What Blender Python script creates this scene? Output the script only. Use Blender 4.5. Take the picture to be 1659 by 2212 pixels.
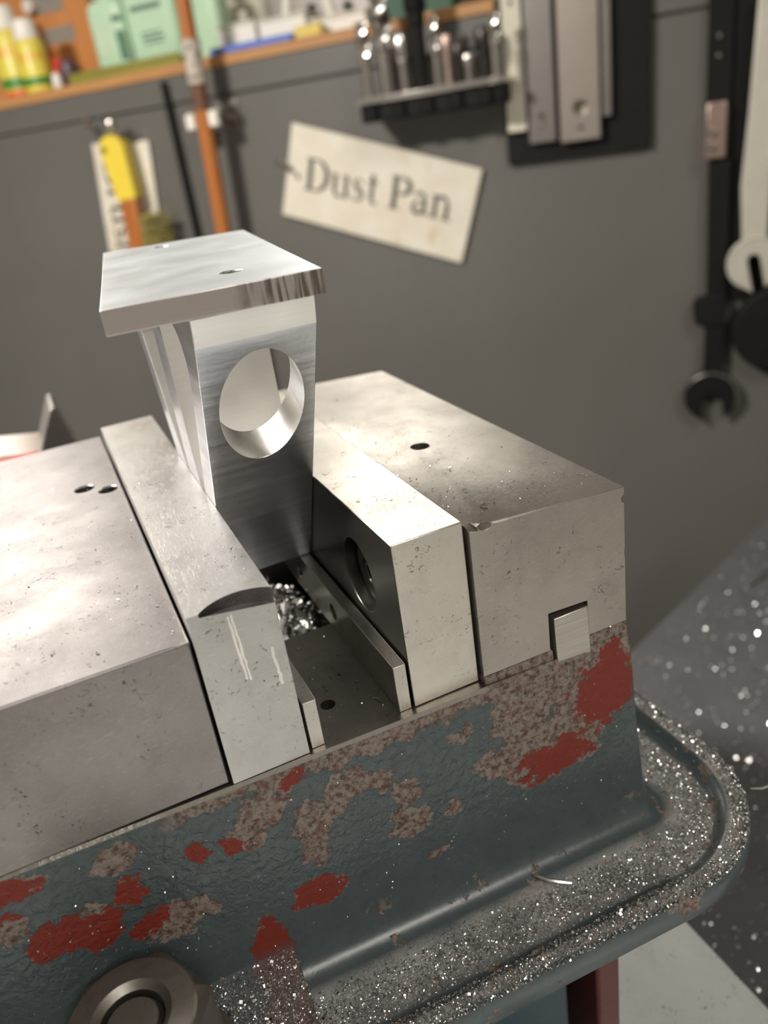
import bpy, bmesh, math, random
from mathutils import Vector, Matrix
random.seed(7)
S = 0.001                                   # everything below is written in millimetres
scn = bpy.context.scene
for o in list(bpy.data.objects):
    bpy.data.objects.remove(o)
COL = scn.collection

# ------------------------------------------------------------------ camera
cam_d = bpy.data.cameras.new('camera'); cam = bpy.data.objects.new('camera', cam_d); COL.objects.link(cam)
right = Vector((0.90120, -0.41125, -0.13677)); down = Vector((-0.29167, -0.34209, -0.89325)); fwd = Vector((0.32056, 0.84489, -0.42825))
m = Matrix((right, -down, -fwd)).transposed().to_4x4()
m.translation = Vector((-57.41, -150.70, 131.54)) * S
cam.matrix_world = m
cam_d.sensor_fit = 'VERTICAL'; cam_d.sensor_height = 36.0
cam_d.lens = 36.0 * 1737.4 / 2212.0
cam_d.clip_start = 0.005; cam_d.clip_end = 60
cam_d.dof.use_dof = True; cam_d.dof.focus_distance = 0.200; cam_d.dof.aperture_fstop = cam_d.lens / 2.8
scn.camera = cam

# ------------------------------------------------------------------ view + world
scn.view_settings.view_transform = 'Standard'; scn.view_settings.look = 'None'
scn.view_settings.gamma = 1.0; scn.view_settings.use_curve_mapping = False
scn.view_settings.exposure = 0.0
wd = bpy.data.worlds.new('world'); scn.world = wd; wd.use_nodes = True
wd.node_tree.nodes['Background'].inputs[0].default_value = (0.9, 0.93, 1.0, 1)
wd.node_tree.nodes['Background'].inputs[1].default_value = 0.02

# ------------------------------------------------------------------ frames
# vise frame = world: x along the vise screw, y along the jaws, z up (0 = vise ways)
# wall frame: s along the wall, t out of the wall into the room, h up; wall stands at 45 degrees to the vise
OX, OY = 674.4, 581.2
R2 = math.sqrt(0.5)
def WP(s, t, h):
    return Vector((OX + R2 * s - R2 * t, OY - R2 * s - R2 * t, h))

# ------------------------------------------------------------------ lamps of the room (one hanging work lamp, the rest ceiling fluorescents)
LAMPS = [  # s, t, width(s), length(t), height, power
    (-770, 1100, 150, 170, 700, 34),
    (-2900, -1250, 500, 1200, 1675, 60),
    (-1300, -2300, 500, 1200, 1675, 38),
    (1300, 2000, 400, 1200, 1675, 37),
]
CEIL = 1750
for s_, t_, w_, l_, z_, p_ in LAMPS:
    ld = bpy.data.lights.new('shop_light', 'AREA'); ld.shape = 'RECTANGLE'; ld.size = w_ * S; ld.size_y = l_ * S
    ld.energy = p_; ld.color = (1.0, 0.945, 0.87)
    lo = bpy.data.objects.new('shop_light', ld); COL.objects.link(lo)
    lo.location = WP(s_, t_, z_) * S; lo.rotation_euler = (0, 0, -math.pi / 4)

# ------------------------------------------------------------------ mesh helper
class MB:
    def __init__(self): self.v = []; self.f = []
    def add(self, vs, fs):
        b = len(self.v); self.v += [tuple(p) for p in vs]; self.f += [tuple(i + b for i in f) for f in fs]; return self
    def box(self, x0, x1, y0, y1, z0, z1):
        return self.add([(x0,y0,z0),(x1,y0,z0),(x1,y1,z0),(x0,y1,z0),(x0,y0,z1),(x1,y0,z1),(x1,y1,z1),(x0,y1,z1)],
                        [(0,3,2,1),(4,5,6,7),(0,1,5,4),(1,2,6,5),(2,3,7,6),(3,0,4,7)])
    def hexa(self, p):                       # 8 points: bottom loop ccw, top loop ccw
        return self.add(p, [(0,3,2,1),(4,5,6,7),(0,1,5,4),(1,2,6,5),(2,3,7,6),(3,0,4,7)])
    def loops(self, rings, cap0=True, cap1=True, closed=True):
        n = len(rings[0]); vs = [p for r in rings for p in r]; fs = []
        for i in range(len(rings) - 1):
            for k in range(n if closed else n - 1):
                k2 = (k + 1) % n
                fs.append((i*n+k, i*n+k2, (i+1)*n+k2, (i+1)*n+k))
        if cap0: fs.append(tuple(reversed(range(n))))
        if cap1: fs.append(tuple((len(rings)-1)*n + k for k in range(n)))
        return self.add(vs, fs)
    def prism(self, poly, axis, a, b):       # extrude a 2-D polygon along an axis
        def P(p, c):
            return {'x': (c, p[0], p[1]), 'y': (p[0], c, p[1]), 'z': (p[0], p[1], c)}[axis]
        return self.loops([[P(p, a) for p in poly], [P(p, b) for p in poly]])
    def tube(self, a, b, r0, r1=None, n=24, caps=True):
        r1 = r0 if r1 is None else r1
        a = Vector(a); b = Vector(b); d = (b - a).normalized()
        e = d.orthogonal().normalized(); g = d.cross(e)
        ring = lambda c, r: [c + (e * math.cos(2*math.pi*k/n) + g * math.sin(2*math.pi*k/n)) * r for k in range(n)]
        return self.loops([ring(a, r0), ring(b, r1)], caps, caps)
    def lathe(self, c, prof, n=32, sq=None):  # prof: (r, h) list around vertical axis; sq=(a,b) squashes
        sx, sy = sq or (1, 1)
        rings = [[(c[0] + sx*r*math.cos(2*math.pi*k/n), c[1] + sy*r*math.sin(2*math.pi*k/n), c[2] + h) for k in range(n)] for r, h in prof]
        return self.loops(rings)
    def wire(self, pts, r, n=8):
        pts = [Vector(p) for p in pts]; rings = []
        up = None
        for i, p in enumerate(pts):
            d = (pts[min(i+1, len(pts)-1)] - pts[max(i-1, 0)]).normalized()
            if up is None: up = d.orthogonal().normalized()
            e = (up - d * up.dot(d)).normalized(); up = e; g = d.cross(e)
            rr = r[i] if isinstance(r, (list, tuple)) else r
            rings.append([p + (e*math.cos(2*math.pi*k/n) + g*math.sin(2*math.pi*k/n)) * rr for k in range(n)])
        return self.loops(rings)
    def mesh(self, base=(0, 0, 0)):
        me = bpy.data.meshes.new('m')
        me.from_pydata([((p[0]-base[0])*S, (p[1]-base[1])*S, (p[2]-base[2])*S) for p in self.v], [], self.f)
        bm = bmesh.new(); bm.from_mesh(me); bmesh.ops.recalc_face_normals(bm, faces=bm.faces); bm.to_mesh(me); bm.free()
        return me
    def autobase(self):
        xs = [p[0] for p in self.v]; ys = [p[1] for p in self.v]; zs = [p[2] for p in self.v]
        return ((min(xs)+max(xs))/2, (min(ys)+max(ys))/2, min(zs))

def smooth(me, ang=35):
    for p in me.polygons: p.use_smooth = True
    me.set_sharp_from_angle(angle=math.radians(ang))

def place(o, base, wall):
    if wall:                                  # wall-frame coords are (s, -t, h)
        o.location = WP(base[0], -base[1], base[2]) * S; o.rotation_euler = (0, 0, -math.pi/4)
    else:
        o.location = Vector(base) * S

def tag(o, label, cat, group=None, kind=None):
    if label: o['label'] = label
    if cat: o['category'] = cat
    if group: o['group'] = group
    if kind: o['kind'] = kind
    return o

def thing(name, label, cat, base, wall=False, group=None, kind=None):
    o = bpy.data.objects.new(name, None); COL.objects.link(o); o.empty_display_size = 0.01
    place(o, base, wall); o['_b'] = [float(c) for c in base]
    return tag(o, label, cat, group, kind)

def obj(name, mb, mat, parent=None, wall=False, label=None, cat=None, group=None, kind=None, base=None, bevel=0, ang=35, cuts=None, flat=False, seg=2):
    """link one mesh; parent => coords relative to the parent's base"""
    if parent is not None: b = tuple(parent['_b'])
    else: b = base or mb.autobase()
    me = mb.mesh(b)
    o = bpy.data.objects.new(name, me); COL.objects.link(o)
    if parent is not None: o.parent = parent; o['_b'] = [float(c) for c in b]
    else: place(o, b, wall); o['_b'] = [float(c) for c in b]
    if cuts:
        cut(o, [c.mesh(b) for c in cuts])
    me = o.data
    if isinstance(mat, (list, tuple)):
        for mm in mat: me.materials.append(mm)
    else: me.materials.append(mat)
    if not flat: smooth(me, ang)
    if bevel:
        bv = o.modifiers.new('bevel', 'BEVEL'); bv.width = bevel * S; bv.segments = seg; bv.limit_method = 'ANGLE'; bv.angle_limit = math.radians(40)
        bv.harden_normals = False
    return tag(o, label, cat, group, kind)

def cut(o, cutters):
    tmp = []
    for me in cutters:
        c = bpy.data.objects.new('cutter', me); COL.objects.link(c); c.matrix_world = Matrix.Identity(4); tmp.append(c)
    keep = (o.parent, o.matrix_basis.copy()); o.parent = None; o.matrix_basis = Matrix.Identity(4)
    for c in tmp:
        md = o.modifiers.new('b', 'BOOLEAN'); md.operation = 'DIFFERENCE'; md.solver = 'EXACT'; md.object = c
    dg = bpy.context.evaluated_depsgraph_get(); dg.update()
    me = bpy.data.meshes.new_from_object(o.evaluated_get(dg))
    o.modifiers.clear(); old = o.data; o.data = me; bpy.data.meshes.remove(old)
    for c in tmp: bpy.data.objects.remove(c)
    o.parent = keep[0]; o.matrix_basis = keep[1]

def round_poly(pts, rs, seg=8):
    out = []
    n = len(pts)
    for i in range(n):
        p = Vector(pts[i]); a = Vector(pts[i-1]); b = Vector(pts[(i+1) % n]); r = rs[i] if isinstance(rs, (list, tuple)) else rs
        u = (a - p).normalized(); v = (b - p).normalized(); th = u.angle(v)
        if r < 1e-3 or th > 3.1: out.append(tuple(p)); continue
        d = r / math.tan(th/2); c = p + (u + v).normalized() * (r / math.sin(th/2))
        p0 = p + u*d; p1 = p + v*d
        a0 = math.atan2(*(p0 - c).yx); a1 = math.atan2(*(p1 - c).yx)
        da = (a1 - a0 + math.pi) % (2*math.pi) - math.pi
        for k in range(seg + 1):
            t = a0 + da*k/seg; out.append((c.x + r*math.cos(t), c.y + r*math.sin(t)))
    return out

# ------------------------------------------------------------------ materials
class NT:
    def __init__(self, name):
        self.m = bpy.data.materials.new(name); self.m.use_nodes = True
        self.t = self.m.node_tree; self.n = self.t.nodes; self.l = self.t.links
        self.b = self.n['Principled BSDF']
        self.tc = self.n.new('ShaderNodeTexCoord')
    def obj(self, scale=(1, 1, 1), loc=(0, 0, 0)):
        mp = self.n.new('ShaderNodeMapping'); self.l.new(self.tc.outputs['Object'], mp.inputs[0])
        mp.inputs['Scale'].default_value = scale; mp.inputs['Location'].default_value = loc
        return mp.outputs[0]
    def noise(self, vec, scale, detail=4, rough=0.55, dist=0.0):
        x = self.n.new('ShaderNodeTexNoise'); self.l.new(vec, x.inputs['Vector'])
        x.inputs['Scale'].default_value = scale; x.inputs['Detail'].default_value = detail
        x.inputs['Roughness'].default_value = rough; x.inputs['Distortion'].default_value = dist
        return x.outputs['Fac']
    def voro(self, vec, scale, feat='F1', rnd=1.0):
        x = self.n.new('ShaderNodeTexVoronoi'); self.l.new(vec, x.inputs['Vector']); x.feature = feat
        x.inputs['Scale'].default_value = scale; x.inputs['Randomness'].default_value = rnd
        return x.outputs['Distance']
    def ramp(self, fac, stops, interp='LINEAR'):
        x = self.n.new('ShaderNodeValToRGB'); self.l.new(fac, x.inputs[0]); e = x.color_ramp.elements; x.color_ramp.interpolation = interp
        while len(e) < len(stops): e.new(0.5)
        for k, (p, c) in enumerate(stops):
            e[k].position = p
            if not isinstance(c, (tuple, list)): c = (c, c, c)
            e[k].color = (*c[:3], 1)
        return x.outputs[0]
    def mix(self, fac, a, b, mode='MIX'):
        x = self.n.new('ShaderNodeMix'); x.data_type = 'RGBA'; x.blend_type = mode
        for i, v in ((0, fac), (6, a), (7, b)):
            if hasattr(v, 'links'): self.l.new(v, x.inputs[i])
            elif i == 0: x.inputs[0].default_value = v
            else: x.inputs[i].default_value = (*v[:3], 1) if isinstance(v, (tuple, list)) else (v, v, v, 1)
        return x.outputs[2]
    def math(self, op, a, b=None, clamp=False):
        x = self.n.new('ShaderNodeMath'); x.operation = op; x.use_clamp = clamp
        for i, v in ((0, a), (1, b)):
            if v is None: continue
            if hasattr(v, 'links'): self.l.new(v, x.inputs[i])
            else: x.inputs[i].default_value = v
        return x.outputs[0]
    def vmath(self, op, a, b):
        x = self.n.new('ShaderNodeVectorMath'); x.operation = op
        for i, v in ((0, a), (1, b)):
            if hasattr(v, 'links'): self.l.new(v, x.inputs[i])
            else: x.inputs[i].default_value = v
        return x.outputs['Value'] if op in ('LENGTH', 'DOT_PRODUCT') else x.outputs[0]
    def sep(self, v):
        x = self.n.new('ShaderNodeSeparateXYZ'); self.l.new(v, x.inputs[0]); return x.outputs
    def bump(self, h, strength, dist, prev=None):
        x = self.n.new('ShaderNodeBump'); self.l.new(h, x.inputs['Height']); x.inputs['Strength'].default_value = strength
        x.inputs['Distance'].default_value = dist * S
        if prev is not None: self.l.new(prev, x.inputs['Normal'])
        return x.outputs[0]
    def set(self, **k):
        for n_, v in k.items():
            s_ = self.b.inputs[n_.replace('_', ' ')]
            if hasattr(v, 'links'): self.l.new(v, s_)
            elif isinstance(v, (tuple, list)): s_.default_value = (*v, 1) if len(v) == 3 and s_.type == 'RGBA' else v
            else: s_.default_value = v
        return self.m

def plain(name, col, rough=0.5, metal=0.0, var=0.12, scale=60, bump=0.0, spec=0.5):
    t = NT(name); v = t.obj()
    n = t.noise(v, scale, 5)
    c = t.mix(n, tuple(x*(1-var) for x in col), tuple(min(1, x*(1+var)) for x in col))
    k = dict(Base_Color=c, Roughness=rough, Metallic=metal, Specular_IOR_Level=spec)
    if bump: k['Normal'] = t.bump(t.noise(v, scale*8, 4), bump, 0.3)
    return t.set(**k)

def steel(name, c0, c1, r0, r1, scratch=0.25, pits=0.35, spotscale=55, metal=1.0, dirs=((1.2, 14, 14), (16, 1.2, 16)), stain=0.5):
    t = NT(name); v = t.obj()
    big = t.noise(v, 28, 5, 0.6)
    blot = t.noise(v, spotscale*1.3, 6, 0.65, 0.6)
    c = t.mix(t.ramp(big, [(0.32, 0), (0.68, 1)]), c0, c1)
    c = t.mix(t.math('MULTIPLY', t.ramp(blot, [(0.5, 0), (0.72, 1)]), stain), c, tuple(x*0.62 for x in c0))
    # short dark pits and nicks
    pv = t.obj((1, 1, 1)); pn = t.noise(pv, 620, 2, 0.5, 1.6); pm = t.noise(pv, 70, 3)
    pit = t.math('MULTIPLY', t.ramp(pn, [(0.655, 0), (0.69, 1)]), t.ramp(pm, [(0.45, 0), (0.62, 1)]))
    c = t.mix(t.math('MULTIPLY', pit, pits), c, (0.035, 0.03, 0.026))
    # long fine scratches in crossing directions
    h = None
    for i, d in enumerate(dirs):
        sv = t.obj(tuple(x*14 for x in d), (i*3.1, i*1.7, 0)); sn = t.noise(sv, 22, 3, 0.6)
        sr = t.ramp(sn, [(0.60, 0), (0.66, 1)])
        h = sr if h is None else t.math('MAXIMUM', h, sr)
    c = t.mix(t.math('MULTIPLY', h, scratch*0.45), c, (0.85, 0.83, 0.79))
    rg = t.ramp(t.noise(v, 45, 5, 0.65), [(0.3, r0), (0.7, r1)])
    fine = t.noise(t.obj((6, 6, 6)), 180, 3)
    nb = t.bump(fine, 0.06, 0.2); nb = t.bump(h, scratch*0.35, 0.15, nb); nb = t.bump(t.math('SUBTRACT', 1.0, pit), 0.3, 0.2, nb)
    return t.set(Base_Color=c, Metallic=metal, Roughness=rg, Normal=nb)

M = {}
M['jaw_body'] = steel('worn_jaw_steel', (0.215, 0.198, 0.194), (0.275, 0.258, 0.252), 0.32, 0.43, 0.25, 0.8, stain=0.3)
M['jaw_plate'] = steel('ground_jaw_plate_steel', (0.54, 0.51, 0.455), (0.63, 0.60, 0.54), 0.28, 0.40, 0.45, 0.75, metal=0.82, stain=0.35)
M['plate_worn'] = steel('worn_jaw_plate_steel', (0.42, 0.41, 0.40), (0.50, 0.49, 0.475), 0.30, 0.40, 0.45, 0.75, metal=0.9, stain=0.35)
M['shaded_face'] = plain('shade_darkened_jaw_face', (0.13, 0.122, 0.11), 0.3, 0.9, 0.25, 60)  # shade of the jaw gap put into the colour of inner face and bores
M['fixed_body'] = steel('fixed_jaw_steel', (0.315, 0.293, 0.26), (0.395, 0.37, 0.33), 0.31, 0.44, 0.3, 0.8, metal=0.85, stain=0.4)
M['bed_steel'] = steel('bed_way_steel', (0.27, 0.25, 0.22), (0.36, 0.335, 0.30), 0.32, 0.5, 0.15, 0.9)
M['parallel'] = steel('parallel_steel', (0.46, 0.44, 0.40), (0.58, 0.555, 0.51), 0.28, 0.42, 0.2, 0.6)
M['dark_screw'] = plain('black_oxide_screw', (0.06, 0.055, 0.05), 0.35, 0.9, 0.3, 200)
M['gouge'] = plain('dark_torn_steel', (0.16, 0.15, 0.15), 0.3, 0.9, 0.5, 260, 0.5)
M['nut'] = steel('oily_nut_steel', (0.22, 0.205, 0.18), (0.32, 0.30, 0.27), 0.42, 0.55, 0.2, 0.8, stain=0.6)

def aluminium(name, c, r0, r1, lines=0.0, pitch=900, mark=0.0, steps=0.0):
    t = NT(name); v = t.obj()
    n1 = t.noise(v, 40, 5, 0.6)
    col = t.mix(t.ramp(n1, [(0.3, 0), (0.7, 1)]), tuple(x*0.93 for x in c), c)
    ln = t.noise(t.obj((60, 60, pitch)), 1.0, 3, 0.7)
    col = t.mix(t.math('MULTIPLY', t.ramp(ln, [(0.35, 0), (0.65, 1)]), min(1, lines)), col, tuple(x*0.72 for x in c))
    rg = t.ramp(t.noise(v, 55, 3), [(0.35, r0), (0.65, r1)])
    nb = t.bump(ln, lines*.6, 0.12)
    if steps:                                   # feed marks: flat ridges a few millimetres apart plus a fine cross hatch
        st = t.noise(t.obj((8, 8, 330), (0, 0, .3)), 1.0, 1, 0.4)
        nb = t.bump(st, steps, 0.25, nb)
        hx = t.noise(t.obj((900, 900, 900)), 1.0, 1); nb = t.bump(hx, steps*.35, 0.12, nb)
        col = t.mix(t.math('MULTIPLY', t.ramp(st, [(0.56, 0), (0.60, 1)]), .35), col, tuple(x*1.2 for x in c))
    if mark:
        sv = t.noise(t.obj((14, 220, 14), (1, 4, 2)), 14, 3); sv2 = t.noise(t.obj((200, 18, 14), (5, 1, 2)), 12, 3)
        sr = t.math('MAXIMUM', t.ramp(sv, [(0.66, 0), (0.70, 1)]), t.ramp(sv2, [(0.67, 0), (0.71, 1)]))
        col = t.mix(t.math('MULTIPLY', sr, mark), col, (0.97, 0.97, 0.97)); nb = t.bump(sr, mark*.25, 0.1, nb)
    return t.set(Base_Color=col, Metallic=1.0, Roughness=rg, Normal=nb)
M['alu_lit'] = aluminium('lit_pocket_aluminium', (0.88, 0.87, 0.84), 0.36, 0.46, 0.12, 1800)  # lighter copy of the aluminium: light inside pockets and hole painted in
M['alu'] = aluminium('milled_aluminium', (0.60, 0.62, 0.66), 0.30, 0.37, 0.45, 1500, 0, 0.8)
M['alu_plate'] = aluminium('scuffed_aluminium_plate', (0.70, 0.755, 0.80), 0.38, 0.44, 0.0, 1500, 0.5)
def saw_cut():
    t = NT('saw_cut_aluminium'); v = t.obj()
    ln = t.noise(t.obj((1100, 40, 60)), 1.0, 2, 0.6)
    xz = t.sep(t.obj((1000, 1000, 1000)))                       # mm from the workpiece base: saw streaks on the right half
    g = t.math('ADD', t.math('MULTIPLY', xz[0], 0.03), t.math('MULTIPLY', t.noise(t.obj((160, 1, 60)), 1.0, 3), .9))
    band = t.ramp(g, [(0.30, 0), (0.55, 1)])
    hl = t.noise(t.obj((12, 12, 2200)), 1.0, 2)
    d = t.math('MULTIPLY', t.ramp(ln, [(0.40, 0), (0.56, 1)]), t.math('MULTIPLY', band, .85))
    c = t.mix(t.math('MULTIPLY', hl, .35), (0.60, 0.54, 0.51), (0.42, 0.37, 0.35))
    c = t.mix(d, c, (0.13, 0.11, 0.095))
    nb = t.bump(t.math('MULTIPLY', ln, band), 0.4, 0.3); nb = t.bump(hl, 0.25, 0.15, nb)
    return t.set(Base_Color=c, Metallic=0.9, Roughness=0.4, Normal=nb)
M['saw'] = saw_cut()

# paint of the vise: blue-grey hammered paint, chipped to red primer and to rusty iron
CHIPS = [  # x, z, rx, rz
    (50, -15, 14, 13), (36, -27, 17, 10), (27, -11, 9, 13), (35, -4, 15, 8), (58, -6, 8, 10), (18, -24, 6, 4),
    (-7, -20, 4.0, 4.5), (-8, -30, 6, 6.0), (-22, -12, 7, 5), (-30, -17, 8, 5), (-42, -9, 6.5, 5), (-47, -14, 5, 5), (-33, -25, 4.5, 7),
    (-35, -40, 7.5, 4.2), (-77, -6, 5, 4), (-76, -16, 4.5, 4.5), (-60, -13, 3, 3), (-53, -16, 3, 3), (-93, -22, 9, 5), (-85, -23, 6, 8), (-70, -30, 10, 6),
    (-98, -3, 7, 4), (-101, -13, 5, 4), (-23, -4, 4, 2.5), (-35, -4, 4, 3), (-13, -3, 5, 3), (-1, -44, 2.2, 2), (-58, 1, 6, 2.6), (5, -33, 3, 3),
    (-50, -52, 6, 12), (-14, -15, 3, 3.5), (9, -10, 4, 2.5),
]
REDS = [(54, -15, 14, 15), (37, -30, 15, 8), (-35, -40, 9, 5), (-93, -22, 12, 9), (-80, -26, 14, 10), (-76, -16, 6, 6), (-100, -6, 10, 8), (-34, -4, 5, 3), (-50, -52, 8, 14), (57, -4, 4, 6), (-60, -13, 4, 4), (-53, -16, 4, 4)]
def vise_paint(base):
    t = NT('chipped_blue_grey_vise_paint')
    v = t.obj((1000, 1000, 1000), tuple(base))          # back to millimetres of the vise
    dn = t.n.new('ShaderNodeTexNoise'); t.l.new(v, dn.inputs['Vector']); dn.inputs['Scale'].default_value = 0.16; dn.inputs['Detail'].default_value = 7; dn.inputs['Roughness'].default_value = 0.68
    off = t.vmath('MULTIPLY', t.vmath('SUBTRACT', dn.outputs['Color'], (0.5, 0.5, 0.5)), (15, 0, 15))
    vd = t.vmath('ADD', v, off)
    def blobs(lst):
        acc = None
        for x, z, rx, rz in lst:
            q = t.vmath('MULTIPLY', t.vmath('SUBTRACT', vd, (x, 0, z)), (1/rx, 0, 1/rz))
            d = t.vmath('LENGTH', q, (0, 0, 0))
            acc = d if acc is None else t.math('MINIMUM', acc, d)
        return acc
    cm = blobs(CHIPS)
    xyz = t.sep(v); xyd = t.sep(vd)
    front = t.ramp(t.math('MULTIPLY', t.math('ADD', xyz[2], 56), 0.1), [(0.0, 0), (0.6, 1)])          # blobs live on the upright walls
    wallm = t.math('MULTIPLY', t.math('SUBTRACT', 1.0, t.ramp(cm, [(0.90, 0), (0.97, 1)])), front)
    edge = t.math('MULTIPLY', t.ramp(t.math('MULTIPLY', t.math('ADD', xyd[2], 8), 0.1), [(0.34, 0), (0.42, 1)]),
                  t.ramp(t.math('MULTIPLY', t.math('ADD', xyd[0], 70), 0.1), [(0.2, 0), (0.9, 1)]))
    fl = t.noise(v, 0.075, 7, 0.65); flm = t.math('MULTIPLY', t.ramp(fl, [(0.585, 0), (0.60, 1)]), t.math('SUBTRACT', 1.0, front))
    chip = t.math('MAXIMUM', t.math('MAXIMUM', wallm, edge), flm)
    rb = blobs(REDS); redm = t.math('SUBTRACT', 1.0, t.ramp(rb, [(0.35, 0), (1.35, 1)]))
    mott = t.noise(v, 0.45, 6, 0.7); mott2 = t.noise(v, 0.62, 7, 0.72)
    red_here = t.math('ADD', t.math('MULTIPLY', redm, 0.55), t.math('ADD', t.math('MULTIPLY', mott, 1.0), t.math('MULTIPLY', mott2, .45)))
    redsel = t.ramp(t.math('SUBTRACT', red_here, .4), [(0.50, 0), (0.57, 1)])
    rust = t.mix(t.ramp(mott2, [(0.40, 0), (0.54, 1)]), (0.070, 0.045, 0.036), (0.235, 0.20, 0.17))
    rust = t.mix(t.math('MULTIPLY', t.ramp(mott, [(0.50, 0), (0.66, 1)]), .8), rust, (0.13, 0.04, 0.028))
    red = t.mix(mott2, (0.12, 0.015, 0.009), (0.25, 0.030, 0.016))
    bare = t.mix(redsel, rust, red)
    pt = t.mix(t.noise(v, 0.12, 5), (0.046, 0.066, 0.071), (0.085, 0.110, 0.118))
    pt = t.mix(t.ramp(t.noise(v, 0.6, 5, 0.7), [(0.5, 0), (0.75, 1)]), pt, (0.05, 0.06, 0.06))
    col = t.mix(chip, pt, bare)
    ham = t.math('MULTIPLY', t.noise(v, 0.42, 3, 0.5, 0.6), t.ramp(t.math('MULTIPLY', t.math('ADD', xyz[2], 52), 0.02), [(0.05, 0.06), (0.55, 1)]))
    nb = t.bump(ham, 0.8, 0.9)
    nb = t.bump(t.math('SUBTRACT', 1.0, chip), 0.8, 0.3, nb)
    nb = t.bump(t.math('MULTIPLY', mott2, chip), 0.35, 0.35, nb)
    # bare chamfer along the top edge
    ed = t.ramp(t.math('MULTIPLY', t.math('ADD', xyz[2], 3), 0.2), [(0.42, 0), (0.45, 1)])
    ed = t.math('MULTIPLY', ed, t.math('SUBTRACT', 1.0, t.ramp(t.math('MULTIPLY', t.math('ADD', xyz[0], 100), .005), [(0.59, 0), (0.6, 1)])))
    col = t.mix(ed, col, (0.27, 0.25, 0.215))
    # fine grey swarf dust settled on the level parts of the flange
    geo = t.n.new('ShaderNodeNewGeometry'); nz = t.sep(geo.outputs['Normal'])[2]
    lvl = t.math('MULTIPLY', t.ramp(nz, [(0.955, 0), (0.995, 1)]), t.math('SUBTRACT', 1.0, t.ramp(t.math('MULTIPLY', t.math('ADD', xyz[2], 60), .1), [(0.4, 0), (0.8, 1)])))
    du = t.noise(v, 1.6, 4, 0.8); dcov = t.noise(v, 0.08, 4, 0.6)
    dust = t.math('MULTIPLY', lvl, t.ramp(t.math('ADD', t.math('MULTIPLY', du, .7), t.math('MULTIPLY', dcov, .6)), [(0.48, 0), (0.74, 1)]))
    col = t.mix(dust, col, (0.40, 0.395, 0.385))
    rg = t.mix(t.math('MAXIMUM', chip, dust), 0.30, 0.62)
    return t.set(Base_Color=col, Roughness=rg, Normal=nb)

M['chips'] = plain('bright_metal_chips', (0.80, 0.79, 0.77), 0.22, 1.0, 0.1, 300)
M['chips_dull'] = plain('grey_metal_chips', (0.52, 0.515, 0.50), 0.35, 0.9, 0.3, 300)

def wallpaint():
    t = NT('grey_wall_paint'); v = t.obj()
    c = t.mix(t.ramp(t.noise(v, 3, 5), [(0.3, 0), (0.7, 1)]), (0.106, 0.101, 0.090), (0.124, 0.118, 0.107))
    c = t.mix(t.ramp(t.noise(v, 260, 3), [(0.6, 0), (0.75, 0.35)]), c, (0.10, 0.09, 0.08))
    return t.set(Base_Color=c, Roughness=0.42, Normal=t.bump(t.noise(v, 140, 4), 0.08, 0.6))
M['wall'] = wallpaint()
M['plaster'] = plain('white_room_wall', (0.40, 0.38, 0.35), 0.8, 0, 0.05, 4)
M['ceiling'] = plain('white_ceiling', (0.72, 0.71, 0.68), 0.85, 0, 0.04, 4)
M['floor'] = plain('concrete_floor', (0.34, 0.32, 0.30), 0.6, 0, 0.15, 3)
def wood(name, a, b, sc=(6, 90, 90), rough=0.5):
    t = NT(name); v = t.obj(sc)
    return t.set(Base_Color=t.mix(t.ramp(t.noise(v, 1, 5, 0.6, 0.5), [(0.3, 0), (0.7, 1)]), a, b), Roughness=rough, Normal=t.bump(t.noise(v, 2, 4), 0.1, 0.3))
M['shelf_wood'] = wood('shelf_wood', (0.36, 0.165, 0.055), (0.50, 0.26, 0.095))
M['orange_wood'] = wood('orange_cabinet_wood', (0.56, 0.22, 0.065), (0.66, 0.28, 0.09), (30, 30, 5))
M['rod_wood'] = wood('varnished_handle_wood', (0.33, 0.105, 0.025), (0.44, 0.16, 0.045), (60, 60, 5), 0.3)
M['rod_dark'] = wood('dark_handle_wood', (0.10, 0.045, 0.03), (0.16, 0.075, 0.045), (60, 60, 5), 0.35)
M['black'] = plain('black_paint', (0.010, 0.0095, 0.009), 0.6, 0, 0.3, 40, 0, 0.15)
M['rubber'] = plain('dark_rubber', (0.075, 0.075, 0.079), 0.42, 0, 0.25, 30, 0.2)
M['cream'] = plain('cream_paint', (0.62, 0.59, 0.48), 0.5, 0, 0.06, 30)
M['white_plastic'] = plain('white_plastic', (0.80, 0.77, 0.70), 0.4, 0, 0.04, 30)
M['bar_grey'] = plain('grey_steel_bar', (0.24, 0.22, 0.205), 0.38, 0.8, 0.12, 60)
M['bar_brown'] = plain('brownish_steel_bar', (0.40, 0.35, 0.315), 0.36, 0.8, 0.12, 40)
M['bright_steel'] = plain('bright_tool_steel', (0.66, 0.63, 0.59), 0.22, 1.0, 0.12, 120)
M['mid_steel'] = plain('grey_tool_steel', (0.36, 0.34, 0.32), 0.3, 1.0, 0.2, 120)
M['wrench_light'] = plain('satin_wrench_steel', (0.56, 0.54, 0.46), 0.5, 0.35, 0.12, 60)
M['pink_metal'] = plain('copper_toned_metal', (0.44, 0.33, 0.28), 0.35, 0.8, 0.2, 80)
M['yellow'] = plain('yellow_plastic', (0.72, 0.55, 0.06), 0.4, 0, 0.06, 40)
M['mint'] = plain('mint_translucent_plastic', (0.50, 0.70, 0.50), 0.35, 0, 0.08, 20)
M['mint_print'] = plain('dark_green_print', (0.10, 0.17, 0.13), 0.5, 0, 0.3, 300)
M['mint_dark'] = plain('dark_green_panel', (0.10, 0.22, 0.14), 0.45, 0, 0.2, 60)
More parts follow.
